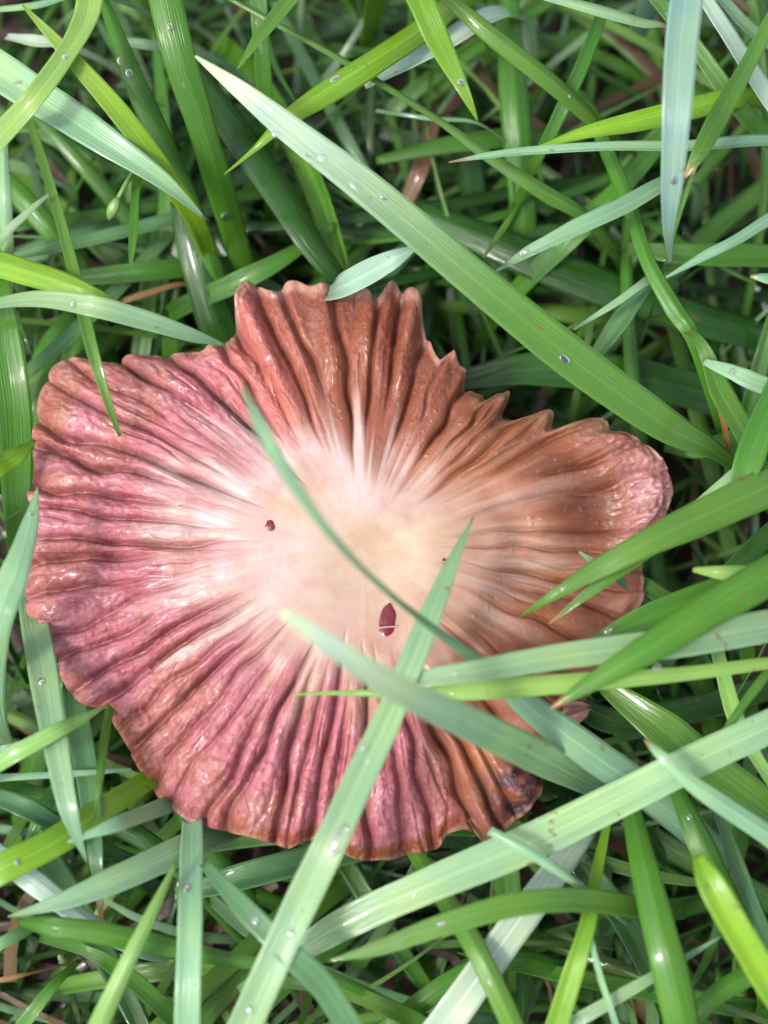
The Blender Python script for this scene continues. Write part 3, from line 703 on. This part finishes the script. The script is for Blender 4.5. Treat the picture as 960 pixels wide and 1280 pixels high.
# --- blades across the cap
b('F1', 'long pale blade crossing the lower right of the cap, upper of a pair', [(472,862,41),(520,850,42),(600,838,43),(720,818,43),(840,804,42),(990,778,38)], [6,20,28,32,38,42], 'P', 0.1)
b('F2', 'narrow bright blade just under the long pale pair partner', [(366,868,37),(440,866,39),(520,868,40),(610,862,41),(740,852,41),(860,842,40),(990,826,36)], [2,7,15,26,24,18,14], 'L', -0.1)
b('F3', 'mid green blade crossing over the long pale pair at the right', [(688,886,43),(735,856,44),(815,808,45),(895,758,44),(1000,698,40)], [3,22,40,46,50], 'M', 0.1)
b('F4', 'darker blade just above the long pale pair at the right', [(722,812,36),(790,780,37),(875,748,37),(980,712,33)], [4,32,38,36], 'M', -0.15)
b('F5', 'pale blurred blade slanting across the lower middle of the cap', [(352,764,63),(420,810,61),(500,862,56),(600,910,47),(670,944,38),(730,975,30)], [14,28,37,43,44,34], 'W', -0.3, -0.2, fold=0.08, col2='P')
b('C1', 'thin twisted blade curving over the pale centre of the cap', [(302,482,62),(326,534,64),(365,602,63),(420,676,60),(480,736,54),(545,788,46),(605,832,40),(665,886,36.5),(730,935,35),(800,985,32),(880,1050,26)], [3,18,17,9,7,10,18,36,44,44,40], 'P', -0.4, 0.0)
b('G1', 'long pale upright blade lying across the lower half of the cap', [(592,646,39),(562,712,41),(530,790,42),(490,888,42),(455,962,42),(414,1052,42),(370,1142,40),(298,1300,36)], [2,20,32,36,38,40,42,44], 'P', -0.1, 0.1)
b('F7', 'wide grey green blade slanting under the lower right rim of the cap', [(300,1240,30),(420,1160,33),(540,1105,35),(660,1055,36),(780,996,37),(880,946,38),(1000,890,36)], [16,38,46,46,44,42,40], 'P', 0.1, 0.0, 0.14)
b('F8', 'narrow pale blade crossing the wide grey green one at the right', [(806,924,40),(826,944,41),(866,980,41),(910,1010,40),(990,1066,36)], [4,14,20,26,28], 'P')
b('F9', 'bright narrow blade running down the right edge', [(897,815,31),(918,893,32),(944,944,32),(985,1014,29)], [18,22,17,14], 'L')
b('F10', 'broad green blade below the long pale pair at the right', [(756,858,29),(820,905,30),(872,948,29),(980,1030,25)], [20,48,50,46], 'G')
b('F12', 'thin light stalk at the right edge crossing the bright narrow blade', [(902,920,37),(930,880,37),(980,810,34)], [8,12,12], 'G')
b('F13', 'dark green blade low behind the crossing blades at the right', [(700,860,18),(760,900,18),(850,890,18),(960,860,15)], [20,34,36,30], 'D')
# --- lower right
b('H1', 'arched fresh green blade below the mushroom with its tip at the left', [(406,1202,38),(470,1186,39),(555,1156,40),(640,1132,40),(720,1125,38),(800,1134,32)], [2,18,27,30,30,28], 'G', 0.15)
b('H2', 'dark green upright blade at the bottom right of the middle', [(788,1006,31),(804,1078,34),(824,1160,36),(840,1222,36),(858,1310,33)], [22,34,42,46,46], 'M')
b('H3', 'vivid blunt tipped blade in the lower right corner', [(872,1070,41),(886,1100,42),(914,1150,42),(950,1210,41),(1000,1290,38)], [12,34,38,38,38], 'Y')
b('H4', 'yellow green stalk rising at the bottom right of the middle', [(762,1016,30),(746,1090,33),(735,1152,36),(714,1222,36),(684,1310,33)], [8,15,20,28,30], 'Y')
b('H5', 'hair thin pale stalk right of the yellow green one', [(736,1164,36),(750,1220,36),(775,1300,33)], [7,8,9], 'P')
b('H6', 'bluish white shiny blade at the bottom, right of the middle', [(736,1030,30),(686,1100,33),(630,1176,34),(540,1300,32)], [34,42,46,50], 'W', 0.42, fold=0.08)
b('H7', 'plain green blade running down left of the bluish white one', [(508,1050,27),(560,1130,33),(600,1196,36),(652,1306,34)], [18,27,28,30], 'G')
b('H8', 'thin grey blade starting at the lower rim of the cap', [(612,1038,38),(670,1070,38.5),(728,1110,36)], [12,15,10], 'P')
b('H9', 'thin light blade slanting up right at the bottom edge', [(902,1170,32),(800,1230,34),(690,1290,32)], [3,16,18], 'P', 0.2)
b('H10', 'shiny dark blade at the right edge of the lower corner', [(896,1010,27),(926,1095,28),(958,1175,27),(990,1250,23)], [16,26,28,24], 'B', 0.5)
b('H11', 'long green blade between the dark upright one and the right edge', [(838,970,31),(874,1048,32),(905,1112,31),(950,1210,26)], [16,34,36,30], 'M', 0.15)
b('H12', 'dark blade behind the arched green one', [(690,1000,20),(720,1070,22),(780,1150,22),(830,1250,18)], [24,30,32,28], 'D')
b('H13', 'mid green blade low at the bottom edge right of the middle', [(480,1290,26),(560,1230,27),(640,1200,26),(700,1210,20)], [24,28,26,20], 'M')
b('H14', 'narrow green blade along the bottom right edge', [(860,1290,28),(900,1240,29),(975,1200,26)], [20,26,26], 'M')
# --- lower left
b('G2', 'straight upright pale blade standing below the left half of the cap', [(241,1020,28),(239,1090,34),(237,1180,37),(235,1310,35)], [26,30,30,32], 'P', 0.0, fold=0.10)
b('G3', 'pale blade hanging from under the left rim with a curled tip', [(109,1078,35),(96,1044,37),(84,1004,38),(68,920,37),(54,838,33),(40,752,26)], [2,14,26,34,38,34], 'P')
b('G4', 'bluish blade behind the hanging pale one at the lower left', [(127,1150,31),(120,1070,33),(108,962,31),(94,880,25)], [5,18,30,32], 'B')
b('G5', 'short thin point between the bluish blade and the cap', [(118,1024,36),(125,970,36),(134,902,30)], [2,11,12], 'G')
b('G6', 'bright yellow green blade from the left edge to the lower left rim', [(196,968,27),(132,1010,32),(62,1056,36),(-30,1102,36)], [24,32,38,38], 'Y')
b('G7', 'light narrow blade just below the bright yellow green one', [(84,1053,37),(150,1029,36),(210,1006,28)], [3,20,22], 'P')
b('G8', 'whitish streaked blade with its tip at the lower left edge', [(10,1146,35),(80,1126,36),(150,1098,35),(225,1064,31),(300,1030,24)], [2,24,36,38,34], 'P', 0.35)
b('G9', 'green blade with a blunt end lying level at the lower left', [(22,1152,33),(60,1158,35),(120,1166,35),(200,1182,34),(290,1200,33),(400,1216,32),(500,1262,27)], [8,26,28,27,18,14,16], 'M')
b('G10', 'yellowish stalk slanting down to the bottom edge at the left', [(220,1078,36),(190,1140,38),(155,1212,38),(112,1310,35)], [5,16,22,28], 'L')
b('G11', 'mid green blade slanting right from below the cap to the bottom', [(254,1078,35),(300,1130,38),(360,1190,39),(405,1234,38),(455,1310,34)], [12,26,30,34,36], 'B')
b('G12', 'light blade reaching from the left edge onto the lower left rim', [(136,880,33),(100,900,36),(60,920,38),(-20,968,36)], [2,14,20,22], 'L')
b('G12b', 'short pale blade just above it at the left edge', [(58,918,34),(24,932,34),(-24,946,32)], [3,10,12], 'P')
b('G13', 'thin light stalk lying level at the left below the cap', [(164,962,31),(90,967,32),(-20,974,31)], [4,8,10], 'P')
b('G14', 'shiny dark blade at the left edge below the thin stalk', [(-20,990,27),(40,1014,28),(90,1042,24)], [22,28,22], 'B', 0.35)
b('G15', 'pale blade pointing up at the left rim of the cap', [(47,608,36),(37,655,38),(16,722,40),(-12,800,38)], [2,22,38,48], 'P', 0.05)
b('G16', 'bright green tip touching the left rim of the cap', [(44,550,29),(15,574,32),(-24,600,33)], [4,28,34], 'Y')
b('G17', 'broad green upright blade at the left edge beside the cap', [(-8,330,28),(6,430,28),(18,520,26),(24,660,18)], [34,44,46,34], 'M', 0.1)
b('G18', 'dark blade between the left edge and the upper left rim', [(90,390,18),(60,440,19),(40,520,18),(30,600,14)], [20,36,34,26], 'M')
b('G19', 'thin brown straw at the left bottom edge', [(-20,1230,24),(14,1222,24),(48,1214,22)], [6,7,3], 'S', name='dead_straw')
b('G20', 'silvery blade slanting down at the lower left edge', [(-20,1056,29),(50,1108,31),(112,1154,28)], [28,30,24], 'W', 0.25)
b('G22', 'dark narrow blade at the bottom left corner', [(50,1172,26),(110,1190,28),(160,1220,27),(230,1280,22)], [10,14,24,28], 'M')
b('G23', 'green blade at the bottom left corner near the straw', [(100,1200,24),(60,1240,27),(10,1310,25)], [6,14,22], 'M')
b('G24', 'fresh green blade crossing low at the bottom middle', [(330,1225,28),(420,1236,30),(500,1266,29),(560,1300,26)], [12,20,22,22], 'G')
b('G25', 'dark blade below the lower rim of the cap', [(220,1120,19),(310,1095,21),(400,1072,20),(500,1050,15)], [20,36,36,28], 'B', 0.25)
b('G26', 'pale narrow blade at the left edge above the bottom', [(-20,1190,30),(20,1170,30),(70,1140,26)], [16,18,14], 'B', 0.3)
b('G27', 'deep green blade low under the lower left rim', [(250,1100,22),(180,1050,23),(100,1010,22),(20,990,17)], [14,28,30,26], 'D')
b('G28', 'narrow mid green blade low at the lower left', [(20,1100,24),(60,1000,25),(130,930,22)], [8,20,18], 'M')


# ------------------------------------------------------------------ droplets
def droplet(key, x, y, rx, ry, label):
    """bead of water sitting on blade `key` where photo pixel (x, y) falls"""
    Q, W, bl = HERO[key]
    d = [(math.hypot(px(q)[0] - x, px(q)[1] - y), i) for i, q in enumerate(Q)]
    i = min(d)[1]
    T = Vector(Q[min(i + 1, len(Q) - 1)] - Q[max(i - 1, 0)]).normalized()
    c = at(x, y, Q[i][2] / MM)
    # drop down on to the real leaf surface
    me = bl.data; best = None
    for v in me.vertices:
        p = v.co + bl.location
        e = (p.x - c.x) ** 2 + (p.y - c.y) ** 2
        if best is None or e < best[0] or (abs(e - best[0]) < 1e-9 and p.z > best[1]): best = (e, p.z, v.normal.copy())
    c.z = best[1]
    Nn = Vector((0, 0, 1)); Nn = (Nn - T * Nn.dot(T)).normalized(); S = T.cross(Nn)
    k = mmpx(c); V, F = [], []; na, nr = 18, 8
    hgt = min(rx, ry) * 0.48
    for a_ in range(nr + 1):
        a = a_ / nr * math.pi * 0.98 + 0.01
        for j in range(na):
            g = 2 * math.pi * j / na
            zz = math.cos(a) * hgt * (1 if a < 1.57 else 0.35)
            V.append(T * (ry * k * math.sin(a) * math.cos(g)) + S * (rx * k * math.sin(a) * math.sin(g)) + Nn * zz * k)
    for a_ in range(nr):
        for j in range(na): F.append((a_ * na + j, (a_ + 1) * na + j, (a_ + 1) * na + (j + 1) % na, a_ * na + (j + 1) % na))
    F.append(tuple(range(na))); F.append(tuple(nr * na + j for j in range(na))[::-1])
    o = mesh_obj('water_droplet', V, F, M_WATER); o.location = c + Vector((0, 0, 0.05 * MM))
    tag(o, label, 'water drop', 'water drops on the blades')
row = 'straight blade left of the long one'
droplet('A4', 213, 35, 4, 5, 'topmost water drop on the ' + row)
droplet('A4', 232, 107, 6, 8, 'rounded water drop second from top on the ' + row)
droplet('A4', 256, 172, 5, 14, 'long water drop midway down the ' + row)
droplet('A4', 283, 261, 5, 8, 'oval water drop fourth down the ' + row)
droplet('A4', 283, 276, 6, 6, 'round water drop lowest on the ' + row)
droplet('A5', 151, 76, 5, 6, 'water drop on the narrow blade at the upper left, upper of two')
droplet('A5', 162, 93, 5, 6, 'water drop on the narrow blade at the upper left, lower of two')
droplet('A13', 321, 31, 5, 11, 'long water drop at the top edge on the upright blade')
droplet('A13', 327, 61, 5, 9, 'middle water drop on the upright blade at the top edge')
droplet('A13', 333, 90, 4, 7, 'lowest water drop on the upright blade at the top edge')
droplet('A8', 404, 197, 6, 8, 'clear water drop near the whitish tip of the longest blade')
droplet('A8', 446, 232, 8, 14, 'flat wide water drop on the upper part of the longest blade')
droplet('A8', 345, 168, 5, 7, 'small water drop closest to the tip of the longest blade')
droplet('A8', 480, 246, 5, 6, 'small water drop beside the wide one on the longest blade')
droplet('A8', 706, 449, 5, 9, 'water drop towards the lower end of the longest blade')
droplet('F1', 948, 799, 8, 8, 'round water drop on the pale blade at the right edge')
droplet('G1', 456, 934, 5, 5, 'water drop on the upright pale blade over the lower cap, upper of two')
droplet('G1', 461, 950, 5, 6, 'water drop on the upright pale blade over the lower cap, lower of two')
droplet('G1', 424, 1050, 10, 22, 'big bright water drop on the upright pale blade at the lower rim')
droplet('G1', 363, 1167, 5, 5, 'small water drop on the upright pale blade below the cap')
droplet('G1', 312, 1263, 5, 6, 'water drop near the bottom edge on the upright pale blade')
droplet('G3', 52, 852, 5, 6, 'water drop on the pale hanging blade by the left rim')
droplet('G3', 70, 898, 4, 6, 'water drop lower on the pale hanging blade by the left rim')
droplet('H2', 789, 1012, 5, 6, 'water drop at the upper end of the dark upright blade')
droplet('B3', 711, 122, 4, 5, 'water drop on the green blade right of the vivid tip')
droplet('F7', 672, 1026, 4, 5, 'small water drop on the wide grey green blade at the purple tip')
droplet('F3', 822, 834, 5, 5, 'small water drop where the pale pair is crossed at the right')

rb = random.Random(9)
for key in ('A1','A2','A3','A9','A12','A20','A24','B1','B2','B5','B7','B12','B13','D2','D4','F1','F2','F4','F7','F10','G2','G6','G8','G11','G15','H1','H3','H6','H7','H11'):
    Q, W, bl = HERO[key]
    sp = [px(q) for q in Q]
    ins = [i for i in range(3, len(Q) - 4) if 15 < sp[i][0] < 945 and 15 < sp[i][1] < 1265 and W[i] > 1.2 * MM]
    if not ins: continue
    i = rb.choice(ins); e = rb.uniform(-.25, .25) * W[i] / mmpx(Q[i])
    droplet(key, sp[i][0] + e, sp[i][1] + e * .5, rb.uniform(3, 5), rb.uniform(3.5, 8), 'tiny bead on the ' + ' '.join(bl['label'].replace(',', '').split()[:12]))

# a small pale bud on its stalk
def build_bud():
    root = bpy.data.objects.new('grass_bud', None); scene.collection.objects.link(root)
    base = at(190, 190, 0); root.location = base
    tag(root, 'small pale green bud on a thin stalk at the upper left', 'bud')
    P = catmull([at(136, 275, 29), at(142, 260, 30), at(150, 243, 30.5), at(162, 222, 30), at(180, 195, 24), base], 26)
    def tube(name, P, R, mat):
        V, F = [], []
        for i, p in enumerate(P):
            T = P[min(i + 1, len(P) - 1)] - P[max(i - 1, 0)]; T /= np.linalg.norm(T); S = np.cross(T, (0.1, .2, 1)); S /= np.linalg.norm(S); U = np.cross(S, T)
            for j in range(10):
                g = j / 10 * 2 * math.pi; V.append(p + (S * math.cos(g) + U * math.sin(g)) * R[i] - np.array(base))
        for i in range(len(P) - 1):
            for j in range(10): F.append((i * 10 + j, i * 10 + (j + 1) % 10, i * 10 + 10 + (j + 1) % 10, i * 10 + 10 + j))
        F.append(tuple(range(10))[::-1]); F.append(tuple((len(P) - 1) * 10 + j for j in range(10)))
        mesh_obj(name, V, F, mat, root)
    tube('stalk', P[9:], [0.22 * MM] * 17, M_BUD)
    tube('bud', P[:10], [max(0.05, 0.6 * math.sin(math.pi * (i + .3) / 10.0) ** .8) * MM for i in range(10)], M_BUD)
build_bud()


# ------------------------------------------------------------------ the tangle below
STEM_XY = np.array((C0.x, C0.y))
def in_cap(p, pad=1.0):
    a = math.atan2(p[1] - C0.y, p[0] - C0.x)
    return math.hypot(p[0] - C0.x, p[1] - C0.y) < R_SM[int((a + math.pi) / (2 * math.pi) * NA) % NA] + pad * MM
def wild_spine(r, root, az, L, pitch, droop, n=11, zmax=24.0):
    p = np.array((root[0], root[1], -0.5 * MM)); P = [p]
    bend = r.uniform(-0.9, 0.9)
    for i in range(n - 1):
        t = i / (n - 1)
        pt = pitch - droop * t ** 0.8
        a = az + bend * t * t
        p = p + np.array((math.cos(a) * math.cos(pt), math.sin(a) * math.cos(pt), math.sin(pt))) * L / (n - 1)
        P.append(p)
    P = np.array(P)
    top = P[:, 2].max()
    lim = zmax * MM
    if any(in_cap(q, 2) for q in P): lim = min(lim, 21 * MM)
    if top > lim: P[:, 2] = np.where(P[:, 2] > 0, P[:, 2] * lim / top, P[:, 2])
    P[1:, 2] = np.maximum(P[1:, 2], 1.0 * MM)
    if np.min(np.hypot(P[:, 0] - STEM_XY[0], P[:, 1] - STEM_XY[1])) < 6 * MM: return None
    return P
def wprofile(n, w):
    t = np.linspace(0, 1, n)
    return w * np.clip(0.55 + 1.1 * t, 0, 1) * np.sqrt(np.clip(1 - ((t - .45) / .55).clip(0) ** 2.2, 0.006, 1))

MARKS = [(60,40,'the top left corner'),(230,120,'the blade with drops'),(100,190,'the broad grey green blade'),(150,310,'the upper left rim'),(20,480,'the left rim'),(400,60,'the bright short blade'),(330,290,'the notch above the cap'),
 (560,110,'the vivid tip'),(640,230,'the dark upright blade'),(480,180,'the whitish tip'),(760,60,'the top edge'),(700,360,'the lower long blade'),(920,80,'the top right corner'),(900,240,'the hanging blade'),(920,400,'the spotted blade'),
 (900,560,'the right lobe'),(920,680,'the green blade on the lobe'),(880,860,'the pale pair'),(760,1000,'the wide grey blade'),(920,1000,'the lower right edge'),(900,1200,'the lower right corner'),(760,1220,'the yellow stalk'),(640,1130,'the arched blade'),
 (560,1250,'the bottom middle'),(440,1130,'the lower rim'),(330,1180,'the upright pale blade'),(200,1200,'the bottom stalk'),(40,1240,'the bottom left corner'),(60,1100,'the silvery blade'),(120,1000,'the hanging pale blade'),(20,860,'the lower left rim')]
def build_middle():
    """blades one can still tell apart below the long ones"""
    r = random.Random(77)
    words = {'D': 'dark green', 'M': 'mid green', 'G': 'fresh green', 'P': 'pale grey green', 'B': 'bluish green', 'Y': 'yellow green'}
    n = 0; tries = 0; used = set()
    while n < 172 and tries < 9000:
        tries += 1
        x, y = r.uniform(-80, 1040), r.uniform(-80, 1360)
        root = at(x, y, 0)
        P = wild_spine(r, root, r.uniform(0, 2 * math.pi), r.uniform(32, 75) * MM, r.uniform(0.5, 1.3), r.uniform(0.9, 2.0), 15, r.uniform(15, 27))
        if P is None: continue
        pp = [px(q) for q in P[3:]]
        vis = [i for i, (a, b) in enumerate(pp) if 0 < a < 960 and 0 < b < 1280 and not in_cap(P[i + 3], 0)]
        if len(vis) < 6: continue
        mx_ = sum(pp[i][0] for i in vis) / len(vis); my_ = sum(pp[i][1] for i in vis) / len(vis)
        where = min(MARKS, key=lambda q: math.hypot(q[0] - mx_, q[1] - my_))[2]
        c = r.choice('DDDMMMMMGGGB')
        W = wprofile(15, r.choice((r.uniform(.7, 1.4), r.uniform(1.2, 2.2), r.uniform(1.8, 3.0))) * MM)
        Q = catmull(P, 24); Wq = np.interp(np.linspace(0, 14, 24), range(15), W)
        rl = np.linspace(r.uniform(-.6, .6), r.uniform(-.9, .9), 24)
        V, F, UV = blade_mesh(Q, Wq, r.uniform(0.06, 0.24) * r.choice((1, -1)), rl, m=7)
        o = mesh_obj('grass_leaf', V - Q[0], F, M_LEAF, uv=UV, col=np.ones((len(V), 3))); o.location = Q[0]
        cc = COL[c]; j = r.uniform(.8, 1.2); g = r.uniform(.9, 1.1)
        o.color = (cc[0] * j * g, cc[1] * j, cc[2] * j / g, 1)
        a_, b_ = pp[vis[0]], pp[vis[-1]]; ang = math.degrees(math.atan2(-(b_[1] - a_[1]), b_[0] - a_[0])) % 180
        lie = 'lying level' if ang < 22 or ang > 158 else 'leaning right' if ang < 66 else 'upright' if ang < 114 else 'leaning left'
        size = 'thin' if W.max() < 1.2 * MM else 'narrow' if W.max() < 1.7 * MM else 'medium' if W.max() < 2.3 * MM else 'broad'
        lab = '%s %s blade %s, half hidden near %s' % (size, words[c], lie, where)
        if lab in used: lab = lab.replace('half hidden', 'deeper').replace(' blade ', ' leaf ') if lab.replace('half hidden', 'deeper').replace(' blade ', ' leaf ') not in used else lab.replace('half hidden near', 'another one near')
        if lab in used: bpy.data.objects.remove(o); continue
        used.add(lab)
        tag(o, lab, 'grass', 'half hidden blades in the tangle')
        n += 1
build_middle()

def sheet(P, W, fold, roll, V, F, UV, C, col, off):
    n = len(P)
    T = np.gradient(P, axis=0); T /= np.linalg.norm(T, axis=1)[:, None] + 1e-12
    S = np.cross(T, (0.03, 0.02, 1.0)); S /= np.linalg.norm(S, axis=1)[:, None]
    U = np.cross(S, T); cr, sr = np.cos(roll)[:, None], np.sin(roll)[:, None]
    S, U = S * cr + U * sr, U * cr - S * sr
    W = W[:, None]
    b = off
    pts = np.stack([P - S * W * .5 + U * W * fold, P, P + S * W * .5 + U * W * fold], 1).reshape(-1, 3)
    V.append(pts)
    for i in range(n):
        UV += [(0.02, i * .2), (0.5, i * .2), (0.98, i * .2)]
    C.append(np.tile(col, (3 * n, 1)))
    for i in range(n - 1):
        a = b + i * 3
        F += [(a, a + 1, a + 4, a + 3), (a + 1, a + 2, a + 5, a + 4)]
    return b + 3 * n
def build_sward():
    r = random.Random(31)
    V, F, UV, C = [], [], [], []; off = 0
    def scatter(count, half, lens, zmx, width, cols, n=10):
        nonlocal off
        k = 0
        while k < count:
            root = (r.uniform(-half, half), r.uniform(-half, half))
            zm = r.uniform(*zmx)
            P = wild_spine(r, root, r.uniform(0, 2 * math.pi), r.uniform(*lens) * MM, r.uniform(0.5, 1.45), r.uniform(0.6, 2.1), n, zm)
            k += 1
            if P is None: continue
            c = np.array(COL[r.choice(cols)]) * r.uniform(.5, .95)  # tint darkened to paint in the shade between the blades
            off = sheet(P, wprofile(n, r.uniform(*width) * MM), r.uniform(-.22, .22), np.linspace(r.uniform(-.9, .9), r.uniform(-1.2, 1.2), n), V, F, UV, C, c, off)
    scatter(800, 0.085, (18, 60), (3, 12), (0.7, 2.0), 'DDDDDDMMMB')
    scatter(1100, 0.26, (28, 75), (4, 17), (1.0, 2.5), 'DDDDDMMMMGB')
    scatter(850, 0.10, (22, 60), (8, 24), (0.35, 1.0), 'MMGGGLPB', 12)
    o = mesh_obj('grass_sward', np.concatenate(V), F, M_SWARD, uv=UV, col=np.concatenate(C))
    tag(o, 'dense dark green undergrowth of short grass below the blades', 'grass', kind='stuff')
    # dead straw at the foot of the grass
    V, F, UV, C = [], [], [], []; off = 0
    for _ in range(1100):
        x, y = r.uniform(-.16, .16), r.uniform(-.16, .16); a = r.uniform(0, 6.28); L = r.uniform(8, 34) * MM
        t = np.linspace(0, 1, 6)[:, None]; z = r.uniform(1, 12) * MM
        P = np.array((x, y, z)) + t * np.array((math.cos(a), math.sin(a), r.uniform(-.12, .12))) * L + np.sin(t * 3.1) * np.array((-math.sin(a), math.cos(a), .3)) * r.uniform(-3, 3) * MM
        P[:, 2] = np.maximum(P[:, 2], .8 * MM)
        c = np.array(COL[r.choice('SRR')]) * r.uniform(.15, .5)  # straw darkened too, deepening the painted shade in the gaps
        off = sheet(P, np.full(6, r.uniform(.4, 1.8) * MM), r.uniform(-.2, .2), np.full(6, r.uniform(-.5, .5)), V, F, UV, C, c, off)
    tag(mesh_obj('dead_thatch', np.concatenate(V), F, M_SWARD, uv=UV, col=np.concatenate(C)), 'brown dead thatch scattered on the dark soil', 'thatch', kind='stuff')
build_sward()
